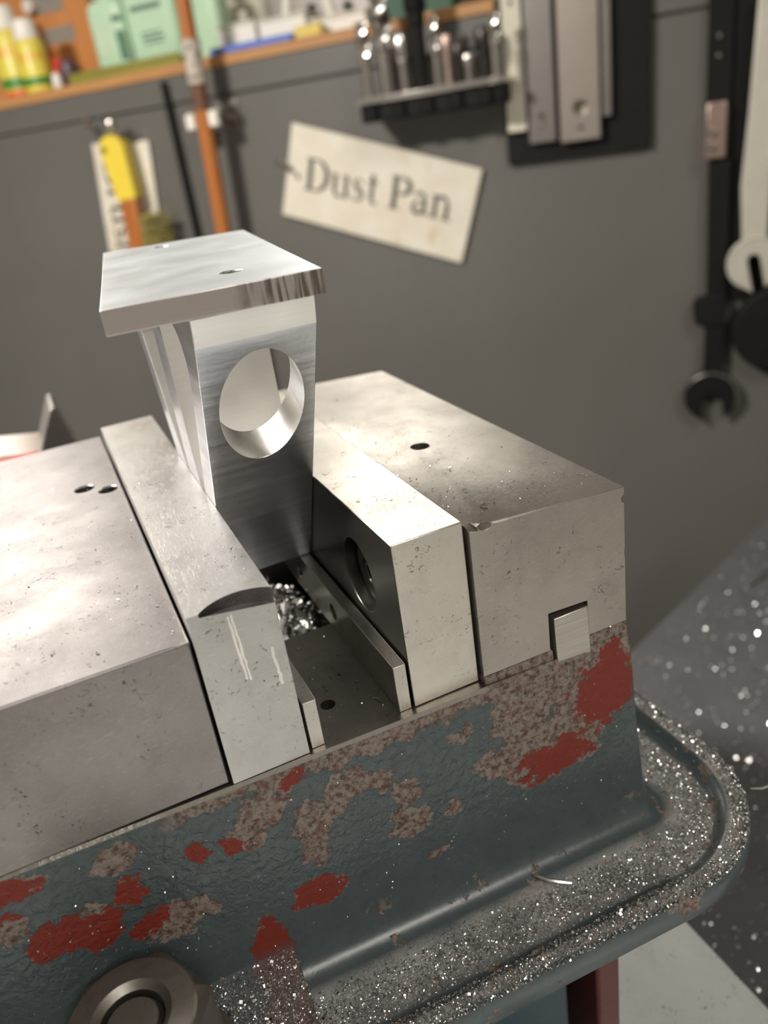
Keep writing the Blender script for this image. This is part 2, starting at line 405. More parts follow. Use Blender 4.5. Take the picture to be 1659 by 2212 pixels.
M['mint_label'] = plain('pale_mint_label', (0.52, 0.64, 0.46), 0.5, 0, 0.05, 40)
M['olive'] = plain('olive_plastic', (0.24, 0.225, 0.04), 0.5, 0, 0.1, 40)
M['blue'] = plain('blue_pad', (0.09, 0.17, 0.52), 0.5, 0, 0.15, 60)
M['yellow_card'] = plain('yellow_card', (0.68, 0.52, 0.14), 0.6, 0, 0.1, 60)
M['dkgreen'] = plain('dark_green_box', (0.02, 0.09, 0.045), 0.5, 0, 0.1, 60)
M['red'] = plain('red_plastic', (0.55, 0.05, 0.025), 0.4, 0, 0.1, 60)
M['plum'] = plain('dark_plum_plastic', (0.07, 0.035, 0.045), 0.4, 0, 0.1, 60)
M['tape_grey'] = plain('grey_tape', (0.30, 0.27, 0.235), 0.55, 0, 0.1, 60)
M['ink'] = plain('black_ink', (0.045, 0.042, 0.04), 0.6, 0, 0.2, 60)
M['table'] = steel('pale_table_iron', (0.58, 0.60, 0.59), (0.68, 0.70, 0.69), 0.45, 0.6, 0.1, 1.0, metal=0.25, stain=0.2)
M['bounce_metal'] = plain('pale_bounce_sheet', (0.62, 0.62, 0.60), 0.5, 0.5, 0.1, 20)
M['castiron'] = plain('dark_casting_paint', (0.06, 0.062, 0.065), 0.5, 0, 0.2, 20)
M['teal_dark'] = plain('oily_teal_paint', (0.02, 0.045, 0.06), 0.35, 0, 0.4, 60, 0.3)
M['redbrown'] = plain('oily_red_brown_paint', (0.10, 0.022, 0.018), 0.4, 0, 0.4, 80, 0.3)
M['lamp_housing'] = plain('white_lamp_housing', (0.8, 0.8, 0.8), 0.5)
def signmat():
    t = NT('aged_sign_board'); v = t.obj()
    c = t.mix(t.ramp(t.noise(v, 22, 5, 0.6), [(0.35, 0), (0.7, 1)]), (0.62, 0.56, 0.45), (0.70, 0.66, 0.57))
    st = t.ramp(t.noise(t.obj((1, 1, 0.5)), 30, 4, 0.6), [(0.62, 0), (0.72, 0.6)])
    return t.set(Base_Color=t.mix(st, c, (0.42, 0.32, 0.12)), Roughness=0.55)
M['sign'] = signmat()
def tapeprint():
    t = NT('printed_tape'); v = t.obj((60, 60, 60))
    return t.set(Base_Color=t.mix(t.ramp(t.noise(v, 1.6, 5, 0.6), [(0.50, 0), (0.62, 1)]), (0.50, 0.43, 0.36), (0.09, 0.09, 0.075)), Roughness=0.5)
M['tape'] = tapeprint()
def bottle_label(name, lo, hi, redband):
    t = NT(name); v = t.obj((1000, 1000, 1000)); z = t.sep(v)[2]
    f = t.math('DIVIDE', t.math('SUBTRACT', z, lo), hi - lo)
    k = [(0.0, (0.68, 0.10, 0.03) if redband else (0.74, 0.57, 0.07)), (0.10 if redband else 0.07, (0.74, 0.57, 0.07)), (0.13, (0.06, 0.22, 0.03)), (0.30, (0.70, 0.60, 0.08)), (0.95, (0.76, 0.58, 0.06))]
    c = t.ramp(f, k, 'CONSTANT')
    # orange lettering strip
    txt = t.math('MULTIPLY', t.ramp(f, [(0.60, 0), (0.62, 1), (0.76, 1), (0.78, 0)]), t.ramp(t.noise(t.obj((420, 420, 160)), 1.0, 2), [(0.46, 0), (0.56, 1)]))
    c = t.mix(txt, c, (0.72, 0.26, 0.02))
    return t.set(Base_Color=c, Roughness=0.35)

# ================================================================== THE ROOM
RM = dict(s0=-3600, s1=2600, t0=-4300, t1=3600, z0=-1150, z1=CEIL)
def wbox(s0, s1, t0, t1, h0, h1, mb=None):
    return (mb or MB()).box(s0, s1, -t1, -t0, h0, h1)
obj('floor', wbox(RM['s0'], RM['s1'], RM['t0'], RM['t1'], RM['z0']-60, RM['z0']), M['floor'], wall=True, kind='structure', label='grey concrete workshop floor')
obj('ceiling', wbox(RM['s0'], RM['s1'], RM['t0'], RM['t1'], RM['z1'], RM['z1']+60), M['ceiling'], wall=True, kind='structure', label='white workshop ceiling')
obj('wall_back', wbox(RM['s0'], RM['s1'], RM['t1'], RM['t1']+60, RM['z0'], RM['z1']), M['plaster'], wall=True, kind='structure', label='white wall behind the viewer')
obj('wall_far', wbox(RM['s0'], RM['s1'], RM['t0']-60, RM['t0'], RM['z0'], RM['z1']), M['plaster'], wall=True, kind='structure', label='white far wall beyond the grey partition')
obj('wall_left', wbox(RM['s0']-60, RM['s0'], RM['t0'], RM['t1'], RM['z0'], RM['z1']), M['plaster'], wall=True, kind='structure', label='white left wall of the workshop')
obj('wall_right', wbox(RM['s1'], RM['s1']+60, RM['t0'], RM['t1'], RM['z0'], RM['z1']), M['plaster'], wall=True, kind='structure', label='white right wall of the workshop')
# grey partition with a recessed joint line under the shelf
p = MB(); wbox(-1700, 900, -40, -4, RM['z0'], 229, p); wbox(-1700, 900, -4, 0, RM['z0'], 194.5, p); wbox(-1700, 900, -4, 1.5, 197.5, 229, p); wbox(-236, 900, -40, 0, 229.2, 330, p)
obj('wall_front', p, M['wall'], wall=True, kind='structure', label='grey painted partition wall with a joint line below the shelf', bevel=0.8)
for i, (s_, t_, w_, l_, z_, p_) in enumerate(LAMPS):
    lt = thing('ceiling_light', 'white ' + ['work lamp hanging on two rods above the vise', 'fluorescent fixture on the ceiling beyond the partition on the far left', 'fluorescent fixture on the ceiling beyond the partition in the middle', 'fluorescent fixture on the ceiling behind the viewer'][i], 'light', (s_, -t_, z_+5), True, 'workshop lights')
    obj('housing', wbox(s_-w_/2-20, s_+w_/2+20, t_-l_/2-20, t_+l_/2+20, z_+5, z_+75), M['lamp_housing'], lt, bevel=5)
    if z_ < CEIL-100:
        for q in (-1, 1): obj('hanger', MB().tube((s_, -(t_+q*l_*.4), z_+70), (s_, -(t_+q*l_*.4), CEIL), 4, n=8), M['lamp_housing'], lt)

# ================================================================== MILL TABLE, KNEE, MAT
TZ = -170
prof = [(-330, -230), (107.4, -230), (107.4, TZ)]
for cx in (25, -100, -225):
    prof += [(cx+8, TZ), (cx+8, TZ-16), (cx+14, TZ-16), (cx+14, TZ-26), (cx-14, TZ-26), (cx-14, TZ-16), (cx-8, TZ-16), (cx-8, TZ)]
prof += [(-330, TZ)]
obj('mill_table', MB().prism(prof, 'y', -520, 760), M['table'], label='pale grey iron mill table under the vise', cat='machine table', bevel=0.6)
MATP = [(110, -60), (600, -60), (600, 363.5), (110, 178)]
obj('rubber_mat', MB().prism(MATP, 'z', -239, -235), M['rubber'], label='dark rubber way cover strewn with glinting chips behind the table', cat='mat', bevel=0.8)
KN = [(-300, -60), (588, -60), (588, 345), (110, 165), (-300, 165)]
kn = obj('mill_knee', MB().prism(KN, 'z', RM['z0'], -239.0).box(-200, 60, -40, 150, -239.0, -230.0), M['castiron'], label='dark cast iron machine knee below the table and rubber mat', cat='machine casting', bevel=3)
bounce_pan = thing('bounce_tray', 'unseen pale metal tray added in front of the machine knee to bounce light', 'tray', (200, -480, RM['z0']), False)  # added out of view to bounce light onto the jaw fronts
obj('pan', MB().box(-400, 800, -900, -70, -270, -262), M['bounce_metal'], bounce_pan, bevel=1)
for a, b, c, d in ((-400, -392, -900, -70), (792, 800, -900, -70), (-392, 792, -900, -892)): obj('side', MB().box(a, b, c, d, -262, -215), M['bounce_metal'], bounce_pan, bevel=1)
for a in (-380, 760):
    for c in (-880, -110): obj('leg', MB().box(a, a+20, c, c+20, RM['z0'], -270), M['castiron'], bounce_pan, bevel=1)

# ================================================================== VISE
VB = (0.0, 60.0, TZ)
vise = thing('milling_vise', 'large machine vise with steel jaws and chipped blue grey painted base', 'vise', VB)
M['vise_paint'] = vise_paint(VB)
XL = -330
def shear(p): return (p[0], p[1] - 0.036 * (p[0] + 47), p[2])
def outline(of, xr, r, z, k=12):
    pts = [(XL, -of, z)]
    for i in range(k+1):
        a = -math.pi/2 + (math.pi/2)*i/k
        pts.append((xr - r + r*math.cos(a), -of + r + r*math.sin(a), z))
    for i in range(k+1):
        a = (math.pi/2)*i/k
        pts.append((xr - r + r*math.cos(a), 155 + of - r + r*math.sin(a), z))
    pts.append((XL, 155 + of, z))
    return [shear(q) for q in pts]
RINGS = [(0.6, 62.0, 0.6, 0), (1.3, 62.6, 0.8, -0.7), (2.0, 63.1, 1, -6), (3.0, 64.2, 1.2, -30), (4.4, 65.4, 1.5, -51), (5.2, 66.0, 2, -55.5), (6.2, 66.8, 3, -58.5),
         (8.2, 68.2, 5, -60.8), (11, 71, 8, -62.2), (15, 75, 12, -62.8), (23, 82, 22, -63), (27.5, 86.5, 30, -62.7), (29.8, 88.8, 34, -61.6), (31.3, 90.3, 36, -60.1), (32.3, 91.3, 37, -59.7),
         (35.4, 95.0, 40, -59.7), (36.6, 96.4, 41, -60.3), (37.2, 97.0, 41, -61.6), (37.2, 97.0, 41, -67.5), (36.2, 96.0, 40, -69.4), (20, 80, 25, -70)]
body = MB().loops([outline(*r) for r in RINGS])
chan = MB().box(-300, 14, 49.0, 104, -42, 6)
bh = MB().tube((-18.4, 13.9, -8), (-18.4, 13.9, 3), 2.0, n=20)
bed = obj('vise_base', body, M['vise_paint'], vise, cuts=[chan, bh], ang=28)
# ground tops of the two rails are bare steel
me = bed.data; me.materials.append(M['bed_steel'])
for pl in me.polygons:
    c = pl.center * 1000 + Vector(VB)
    if pl.normal.z > 0.9 and c.z > -1.0: pl.material_index = 1
    if 48.9 < c.y < 104.1 and -45 < c.z < -0.1 and c.x < 14.2: pl.material_index = 1
    if abs(pl.normal.z) < 0.3 and (Vector((c.x+18.4, c.y-13.9)).length < 2.2): pl.material_index = 1
# raised seat under the fixed jaw (painted, rusty front)
seat = MB().hexa([(19.2, -2.6, -3), (63.0, -4.6, -3), (63.0, 150, -3), (19.2, 150, -3), (19.4, -2.0, 1.9), (62.4, -4.3, 3.7), (62.4, 149, 3.7), (19.4, 149, 1.9)])
keyslot_low = MB().box(39.6, 50.4, -12, 1.5, -3.6, 8)
obj('jaw_seat', seat, M['vise_paint'], vise, cuts=[keyslot_low], bevel=0.3)
# lug for the hold-down bolt
lug = MB().prism(round_poly([(-140, -36), (-46, -38), (-44.5, -2), (-140, 2)], [0.1, 6, 3, 0.1]), 'z', -64, -53)
obj('clamp_lug', lug, M['vise_paint'], vise, bevel=1.0)
# ---- fixed jaw
fj = MB().hexa([(19.4, -1.6, 2.0), (62.2, -4.6, 4.0), (62.2, 143, 4.0), (19.4, 147, 2.0), (19.4, -1.6, 44.6), (62.0, -4.5, 43.6), (62.0, 142.5, 43.8), (19.4, 147, 45.2)])
cuts = [MB().tube((35.4, 55.5, 32), (35.4, 55.5, 60), 2.9, n=28),
        MB().box(38.9, 50.5, -12, 1.5, -2, 14.3),
        MB().tube((22.2, -9.5, 41.8), (24.8, 2.0, 49.5), 3.0, n=18),                    # gouge at the top front edge
        MB().hexa([(15, -9, 43.2), (22.5, -9, 41.2), (21.0, 3.5, 45.0), (15, 3.5, 45.0), (15, -9, 50), (22.5, -9, 50), (21, 3.5, 50), (15, 3.5, 50)]),   # worn corner
        MB().tube((61.2, -9, 40.6), (63.2, 0, 40.0), 1.1, n=12),
        MB().tube((63.1, -5.0, 26), (63.1, -5.0, 24.0), 1.3, n=10)]
fixed = obj('fixed_jaw', fj, M['fixed_body'], vise, cuts=cuts, bevel=0.35)
plate_f = MB().box(0, 18.7, 0, 151, 0.15, 46.4)
pf = obj('jaw_plate', plate_f, M['jaw_plate'], fixed, cuts=[MB().tube((-3, 26, 26.6), (9, 26, 26.6), 10.3, n=48), MB().tube((-3, 125, 26.6), (9, 125, 26.6), 10.3, n=48)], bevel=0.3, label='bright ground jaw plate')
pf.data.materials.append(M['shaded_face'])
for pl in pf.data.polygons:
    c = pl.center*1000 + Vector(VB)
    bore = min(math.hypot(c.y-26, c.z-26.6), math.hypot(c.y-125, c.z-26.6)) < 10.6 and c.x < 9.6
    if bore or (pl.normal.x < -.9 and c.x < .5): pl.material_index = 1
def cap_screw(y, z):
    n = 40
    hexa = lambda x, r, rot=0: [(x, y + r*math.cos(2*math.pi*k/6 + rot), z + r*math.sin(2*math.pi*k/6 + rot)) for k in range(6)]
    mb = MB().tube((3.2, y, z), (9.0, y, z), 9.1, n=n)
    h6 = MB().loops([hexa(0, 4.6), hexa(8, 4.6)])
    obj('cap_screw', mb, M['dark_screw'], fixed, cuts=[h6], bevel=0.7, label='dark socket head cap screw sunk in the jaw plate')
cap_screw(26, 26.6); cap_screw(125, 26.6)
key = MB().hexa([(40.2, -4.3, -2.7), (50.35, -4.9, -2.3), (50.35, 1, -2.3), (40.2, 1, -2.7), (39.9, -3.9, 12.7), (50.0, -4.5, 13.2), (50.0, 1, 13.2), (39.9, 1, 12.7)])
def keymat():
    t = NT('milled_key_steel'); v = t.obj((40, 40, 1600)); ln = t.noise(v, 1, 3)
    return t.set(Base_Color=t.mix(ln, (0.42, 0.40, 0.36), (0.60, 0.58, 0.53)), Metallic=1.0, Roughness=0.42, Normal=t.bump(ln, 0.5, 0.3))
obj('alignment_key', key, keymat(), fixed, bevel=0.25, label='small milled key set in the jaw front')
# ---- movable jaw
mbod = MB().hexa([(XL, 0.2, 0.35), (-48.0, 0.2, 0.35), (-48.0, 166, 0.35), (XL, 166, 0.35), (XL, 0.2, 40.0), (-48.0, 0.2, 40.0), (-48.0, 166, 40.0), (XL, 166, 40.0)])
mov = obj('movable_jaw', mbod, M['jaw_body'], vise, cuts=[MB().tube((-59.2, 111.8, 30), (-59.2, 111.8, 60), 3.0, n=28), MB().tube((-52.4, 105.3, 30), (-52.4, 105.3, 60), 2.9, n=28)], bevel=0.45)
plm = MB().box(-47.4, -28.5, -0.6, 155, 0.2, 46.0)
g1 = MB().tube((-36.6, -8.4, 44.6), (-35.2, -7.6, 54), 11.4, 12.6, n=72)
pm_ = obj('jaw_plate', plm, M['plate_worn'], mov, cuts=[g1], bevel=0.4, label='steel jaw plate with a crescent gouge at its front corner')
pm_.data.materials.append(M['gouge'])
for pl in pm_.data.polygons:
    c = pl.center*1000 + Vector(VB)
    if c.z > 43.5 and -46.5 < c.x < -28.6 and -.55 < c.y < 4.6 and c.z < 45.95: pl.material_index = 1
# streaks of smeared metal below the gouge
def smear(x0, z0, x1, z1, w):
    mb = MB(); n = 14; rnd = random.Random(int(abs(x0*100)))
    a = []; b = []
    for k in range(n+1):
        f = k/n; x = x0 + (x1-x0)*f + rnd.uniform(-.12, .12); z = z0 + (z1-z0)*f
        a.append((x - w*rnd.uniform(.3, .6), z)); b.append((x + w*rnd.uniform(.3, .6), z))
    poly = a + b[::-1]
    return mb.prism(poly, 'y', -0.72, -0.5)
st = MB()
for s_ in ((-39.2, 43.2, -38.4, 26.5, 0.55), (-38.4, 43.4, -37.6, 26.0, 0.55), (-31.6, 32, -31.0, 22, 0.8)):
    q = smear(*s_); st.add(q.v, q.f)
obj('smear_marks', st, M['bright_steel'], mov, label='bright metal smears on the jaw plate front', flat=True)
# ---- lower swivel base
sb = MB().prism(round_poly([(-150, -22), (26.5, -22), (27.8, -14), (27.8, 150), (-150, 150)], [0.1, 4, 4, 20, 0.1]), 'z', TZ+0.2, -70)
obj('swivel_base', sb, M['teal_dark'], vise, bevel=1.0, label='dark teal lower base under the flange')
obj('base_lug', MB().box(36.2, 44.5, -22, 40, TZ+0.2, -70), M['redbrown'], vise, bevel=1.2, label='oily red brown lug under the flange')

# ---- hold-down bolt
bx, by = -82.0, -23.5
hb = thing('hold_down_bolt', 'oily hex nut and stud clamping the vise flange at lower left', 'bolt', (bx, by, -53))
obj('washer', MB().lathe((bx, by, -53), [(8, 0), (19, 0), (19.3, 1), (19, 3), (8, 3)], 48), M['nut'], hb)
ring = lambda z, r, n=48: [(bx + r*math.cos(2*math.pi*k/n + .3), by + r*math.sin(2*math.pi*k/n + .3), z) for k in range(n)]
def hexring(z, R, n=48):
    out = []
    for k in range(n):
        a = 2*math.pi*k/n + .3; q = (a % (math.pi/3)) - math.pi/6
        rr = R*math.cos(math.pi/6)/math.cos(q); out.append((bx + rr*math.cos(a), by + rr*math.sin(a), z))
    return out
obj('hex_nut', MB().loops([hexring(-49.8, 17.0), hexring(-29.6, 17.0), ring(-27.3, 13.9), ring(-27.0, 13.4), ring(-27.0, 8.6), ring(-28.4, 7.0), ring(-34, 6.9)], True, True), M['nut'], hb, ang=16)
obj('stud', MB().lathe((bx, by, -52.5), [(6.3, 0), (6.3, 22.6), (5.4, 24.0)], 36), M['nut'], hb)

# ---- parallels under the work
for x0, x1, lab in ((-27.6, -24.2, 'thin steel parallel bar against the movable jaw plate'), (-4.0, -0.6, 'thin steel parallel bar against the fixed jaw plate')):
    obj('parallel_bar', MB().box(x0, x1, 0.4, 150, 0.05, 13.6), M['parallel'], label=lab, cat='parallel bar', group='parallels in the vise', bevel=0.3,
        cuts=[MB().tube((x0-1, yy, 6.8), (x1+1, yy, 6.8), 2.6, n=20) for yy in (44, 75, 106)])

# ================================================================== WORKPIECE
wp = thing('aluminium_workpiece', 'milled aluminium wedge with an oval hole under a flat top plate, clamped in the vise', 'workpiece', (-14, 78, 13.8))
k30 = math.tan(math.radians(30))
yf = lambda z: 70.4 - k30*(z - 14.3)
MIR = 156.0
side = [(70.4, 13.8), (yf(94.0), 94.0), (22.6, 100.6), (MIR-22.6, 100.6), (MIR-yf(94.0), 94.0), (MIR-70.4, 13.8)]
wedge = MB().prism(side, 'x', -28.4, -0.1)
pk = round_poly([(yf(96.5)+10.6, 96.5), (70.5, 96.5), (70.5, 36)], [9, 4, 3.2])
pkb = [(MIR - a, b) for a, b in pk][::-1]
ov = []
t30 = math.radians(30); cy, cz = 36.4, 75.0
for d in (-4.0, 13.5):
    ring_ = []
    for k in range(64):
        a = 2*math.pi*k/64; X = -13.8 + 10.8*math.cos(a); L = 18.4*math.sin(a)
        ring_.append((X, cy - L*math.sin(t30) + d*math.cos(t30), cz + L*math.cos(t30) + d*math.sin(t30)))
    ov.append(ring_)
wb = obj('wedge_body', wedge, M['alu'], wp, bevel=0.2, cuts=[MB().prism(pk, 'x', -40, 10), MB().prism(pkb, 'x', -40, 10), MB().loops(ov)], ang=25)
wb.data.materials.append(M['alu_lit'])
for pl in wb.data.polygons:
    c = pl.center*1000 + Vector((-14, 78, 13.8))
    if abs(pl.normal.x) < .98 and yf(c.z) + 1.0 < c.y < MIR - yf(c.z) - 1.0 and 15 < c.z < 100 and -28.2 < c.x < -.3: pl.material_index = 1
tpl = [(-45.3, 24.3), (1.6, 19.4), (16.9, 139.6), (-30.0, 150.6)]
top = MB().prism(tpl, 'z', 100.7, 106.1)
plate = obj('top_plate', top, M['alu_plate'], wp, bevel=0.25, cuts=[MB().tube((-13.0, 42.3, 95), (-13.0, 42.3, 120), 2.7, n=28), MB().tube((-13.2, 134, 95), (-13.2, 134, 120), 2.4, n=28)])
plate.data.materials.append(M['saw'])
for pl in plate.data.polygons:
    c = pl.center*1000
    if pl.normal.y < -0.9: pl.material_index = 1

# ================================================================== CHIPS
def flake_mesh(places, rnd, size):
    mb = MB()
    for (x, y, z) in places:
        s_ = rnd.uniform(*size) * (1.9 if rnd.random() < .05 else 1)
        ax = Vector((rnd.gauss(0, 1), rnd.gauss(0, 1), rnd.gauss(0, 0.55))).normalized()
        n_ = Vector((rnd.gauss(0, .55), rnd.gauss(0, .55), 1)).normalized(); e = (ax - n_*ax.dot(n_)).normalized(); g = n_.cross(e)
        c = Vector((x, y, z + s_*0.22)); w = s_*rnd.uniform(.3, .8); b = s_*rnd.uniform(.1, .4)
        mb.add([c - e*s_*.5 - g*w*.5, c - e*s_*.5 + g*w*.5, c + n_*b + g*w*.5, c + n_*b - g*w*.5, c + e*s_*.5 - g*w*.35 + n_*b*.2, c + e*s_*.5 + g*w*.3 + n_*b*.2], [(0,3,2,1), (3,4,5,2)])
    return mb
def raw(name, mb, mats, **k):
    b = mb.autobase(); me = bpy.data.meshes.new('m')
    me.from_pydata([((p[0]-b[0])*S, (p[1]-b[1])*S, (p[2]-b[2])*S) for p in mb.v], [], mb.f)
    for mm in mats: me.materials.append(mm)
    if len(mats) > 1:
        rr = random.Random(3)
        for i in range(0, len(me.polygons), 2):
            q = 1 if rr.random() < .45 else 0
            me.polygons[i].material_index = q
            if i+1 < len(me.polygons): me.polygons[i+1].material_index = q
    o = bpy.data.objects.new(name, me); COL.objects.link(o); o.location = Vector(b)*S; return tag(o, **k)
def sd_rrect(x, y, of, xr, r):               # distance inside the flange outline (negative inside)
    cx = xr - r; cy0 = -of + r; cy1 = 155 + of - r
    qx = x - cx; qy = cy0 - y if y < 77 else y - cy1
    if qx > 0 and qy > 0: return math.hypot(qx, qy) - r
    return max(qx, qy) - r
def flange_z(x, y):
    y = y + 0.036*(x+47)
    d = -sd_rrect(x, y, 37.2, 97, 41)
    if d < 0.3: return None
    w = max(x - 64.5, -y - 3.6, y - 158.6)     # distance from the upright wall
    if w < 0.3: return None
    if x < -45 and y < 2:
        return -53 if -36 < y < -5 else None
    z = -59.7 if d < 5 else (-63 if d > 9 else -59.7 - 3.3*(d-5)/4)
    if w < 6: z += 3.2*((6-w)/6)**2
    return z
rnd = random.Random(11)
pts = []
while len(pts) < 42000:
    x = rnd.uniform(-112, 97); y = rnd.uniform(-42, 90)
    z = flange_z(x, y)
    if z is None: continue
    if math.hypot(x-bx, y-by) < 19.5: continue
    dens = 1.0 if y > -60 else .5
    w = max(x - 64.5, -y - 3.6)
    if w < 7 and rnd.random() < .85*(1-w/7): continue
    if x > 66 and y > 25 and rnd.random() < .6: continue
    pts.append((x, y, z))
raw('metal_chips', flake_mesh(pts, rnd, (.22, .72)), [M['chips'], M['chips_dull']], label='fine silvery milling chips strewn over the vise flange', cat='chips', kind='stuff')
pts = []
while len(pts) < 4200:
    x = rnd.uniform(112, 560); y = rnd.uniform(-58, 345)
    if y > 178 + (x-110)*0.378 - 3: continue
    pts.append((x, y, -235))
raw('mat_chips', flake_mesh(pts, rnd, (.8, 2.2)), [M['chips'], M['chips_dull']], label='scattered bright chips lying on the dark rubber mat', cat='chips', kind='stuff')
pts = []
def inwp(x, y, lo): return -29 < x < 0.5 and lo < y < 110
for _ in range(260):
    x = rnd.uniform(20, 60); y = rnd.uniform(0, 140) if rnd.random() < .4 else rnd.gauss(14, 9)
    if y < 0.5 or y > 141: continue
    if rnd.random() < .6: x = 19.8 + abs(rnd.gauss(0, 8))
    if x > 61 or math.hypot(x-35.4, y-55.5) < 4: continue
    pts.append((x, y, 43.65 + (62-x)*0.03))
for _ in range(170): pts.append((rnd.uniform(-110, -49), rnd.uniform(2, 150), 40.0))
for _ in range(35): pts.append((rnd.uniform(-46, -30), rnd.uniform(8, 150), 46.0))
for _ in range(60): pts.append((rnd.uniform(-23.5, -4.6), rnd.uniform(1, 47), 0.0))
for _ in range(30): pts.append((rnd.uniform(45, 60), rnd.uniform(-4.0, -3.6), 3.6))
for _ in range(700):
    x = rnd.uniform(-105, 62); z = -55*rnd.random()**.8
    of_ = 1.5 + (-z)*0.055
    pts.append((x, -of_ - 0.036*(x+47) - .12, z))
raw('loose_chips', flake_mesh(pts, rnd, (.18, .55)), [M['chips'], M['chips_dull']], label='tiny specks of swarf on the jaw tops, ways and vise sides', cat='chips', kind='stuff')
# heap of chips in the slot between the ways
heap = MB(); N = 22; rr = random.Random(5)
rows = []
for i in range(N+1):
    row = []
    for j in range(N+1):
        x = -30 + 42*i/N; y = 50 + 53*j/N
        d = math.hypot((x+14)/20, (y-80)/30)
        row.append((x, y, -41.5 + 38.5*max(0, 1-d*d*0.5) + rr.uniform(-2.2, 2.2)))
    rows.append(row)
heap.loops(rows, False, False, closed=False)
hv = heap.v[:]
hp = raw('chip_heap', heap, [M['chips']], label='pale heap of chips in the dark slot between the vise ways', cat='chips', kind='stuff')
fl = []
for _ in range(2500):
    q = rr.choice(hv); fl.append((min(4, max(-29, q[0]+rr.uniform(-1, 1))), min(102, max(50.5, q[1]+rr.uniform(-1, 1))), q[2]))
raw('heap_chips', flake_mesh(fl, rr, (.6, 1.8)), [M['chips'], M['chips_dull']], label='bright flakes on top of the chip heap between the vise ways', cat='chips', kind='stuff')
# single curled shavings
def curl(pts, r, lab):
    n_ = len(pts); obj('metal_shaving', MB().wire(pts, [r*(.35 + .65*math.sin(math.pi*(i+.5)/n_)) for i in range(n_)], 6), M['chips'], label=lab, cat='shaving', group='loose curled shavings')
curl([(22.6, -12.6, -61.0), (23.6, -14.2, -60.6), (25.5, -16.2, -61.2), (28, -18.0, -61.6), (30.6, -19.4, -62.2)], .55, 'curved pale shaving lying on the flange below the jaw key')
curl([(93.5, -21.5, -59.3), (96, -23.5, -58.8), (98.0, -24.6, -57.6), (98.6, -25.6, -56.0), (97.8, -26.4, -55.0)], .35, 'thin curl of metal sticking out at the rounded flange end')
curl([(389, 249.5, -233.6), (402, 252, -233.2), (417, 254.8, -233.2), (440, 259, -233.6)], 2.0, 'long white shaving on the rubber mat at the right edge')
curl([(-7.6, 9.4, .4), (-6.6, 8.2, .6), (-6.1, 6.8, .5), (-6.4, 5.4, .3)], .3, 'small crescent shaving on the vise way between the parallels')
curl([(28, 8, 44.7), (28.8, 7.4, 45.2), (29.3, 6.6, 44.8)], .4, 'tiny dark shaving on the fixed jaw top')

# ================================================================== BRACKET BEHIND THE VISE
ab = thing('angle_bracket', 'blurred pale steel bracket with a triangular gusset behind the movable jaw', 'bracket', (-85, 245, TZ))
obj('foot', MB().box(-150, -56, 232, 290, TZ, TZ+14), M['bar_brown'], ab, bevel=1.5)
obj('column', MB().prism([(-150, TZ+14), (-58, TZ+14), (-58, 17), (-74, 19), (-92, 22), (-150, 12)], 'y', 236, 275), M['bar_brown'], ab, bevel=2, label='pale grey column')
obj('gusset', MB().prism([(-73.5, 19.2), (-56.5, 17), (-58.5, 24), (-61.2, 39), (-63.5, 39)], 'y', 231, 262), M['bar_grey'], ab, bevel=0.8, label='dark triangular gusset with a bright sloping edge')
obj('stripe', MB().box(-96, -73.8, 234.5, 236, 14, 20.5), M['red'], ab, bevel=0.3, label='orange red painted stripe')

# ================================================================== SHELF AND WHAT STANDS ON IT
SH = 242
obj('shelf', wbox(-1700, -238, -230, 4, 229.2, SH), M['shelf_wood'], wall=True, label='varnished wooden shelf board lying on top of the grey partition', cat='shelf', bevel=1.2)
pan = thing('cabinet_panel', 'orange wooden cabinet panel standing on the shelf at the left', 'cabinet', (-960, 115, SH), True)
obj('board', wbox(-1120, -862, -125, -110, SH, 430), M['orange_wood'], pan, bevel=1.5)
obj('tape_patch', wbox(-963, -903, -110, -109.4, 350, 376), M['tape_grey'], pan, label='grey tape patch beside the knob')
obj('tape_patch', wbox(-953, -895, -110, -109.4, 310, 331), M['tape_grey'], pan, label='lower grey tape patch')
obj('knob', MB().tube((-956, 110, 362), (-956, 94, 362), 7.5, 9.5, 24), M['white_plastic'], pan, bevel=1.5, label='small round white knob')
obj('back_board', wbox(-862, -238, -140, -130, SH, 430), M['cream'], wall=True, label='cream back board behind the shelf items', cat='board', bevel=1)
def oil_bottle(s, t, r, hb_, hc, rc, lab, redband):
    b = thing('squeeze_bottle', lab, 'bottle', (s, -t, SH), True, 'yellow bottles on the shelf')
    H = hb_ - SH
    obj('body', MB().lathe((s, -t, SH), [(r*.92, 0), (r, 2), (r, H*.92), (r*.93, H*.97), (rc*1.02, H)], 40), bottle_label('bottle_label', 0, H*.97, redband), b, label='yellow label with green and red blocks')
    obj('cap', MB().lathe((s, -t, hb_), [(rc, 0), (rc*1.04, 3), (rc*.96, hc*.7), (rc*.85, hc), (rc*.3, hc+1)], 32), M['white_plastic'], b, label='white screw cap')
oil_bottle(-957, -38, 27, 328, 30, 20, 'yellow bottle with white cap at the left picture edge, red band at its foot', True)
oil_bottle(-908, -20, 20.5, 308, 25, 16.5, 'smaller yellow bottle with white cap next to the red plastic clip', False)
rc = thing('plastic_clip', 'small red and dark plum plastic clip lying on the shelf', 'clip', (-859, 22, SH), True)
obj('jaw', MB().tube((-872, 22, 258), (-864, 22, 279), 7.5, 9.5, 20), M['red'], rc, bevel=1.5)
obj('handle', MB().lathe((-854, 24, SH), [(9, 0), (13, 6), (14, 20), (11, 31), (4, 36)], 24), M['plum'], rc)
obj('tip', MB().lathe((-869, 12, SH), [(6, 0), (7.5, 6), (6, 18), (2, 20)], 20), M['white_plastic'], rc)
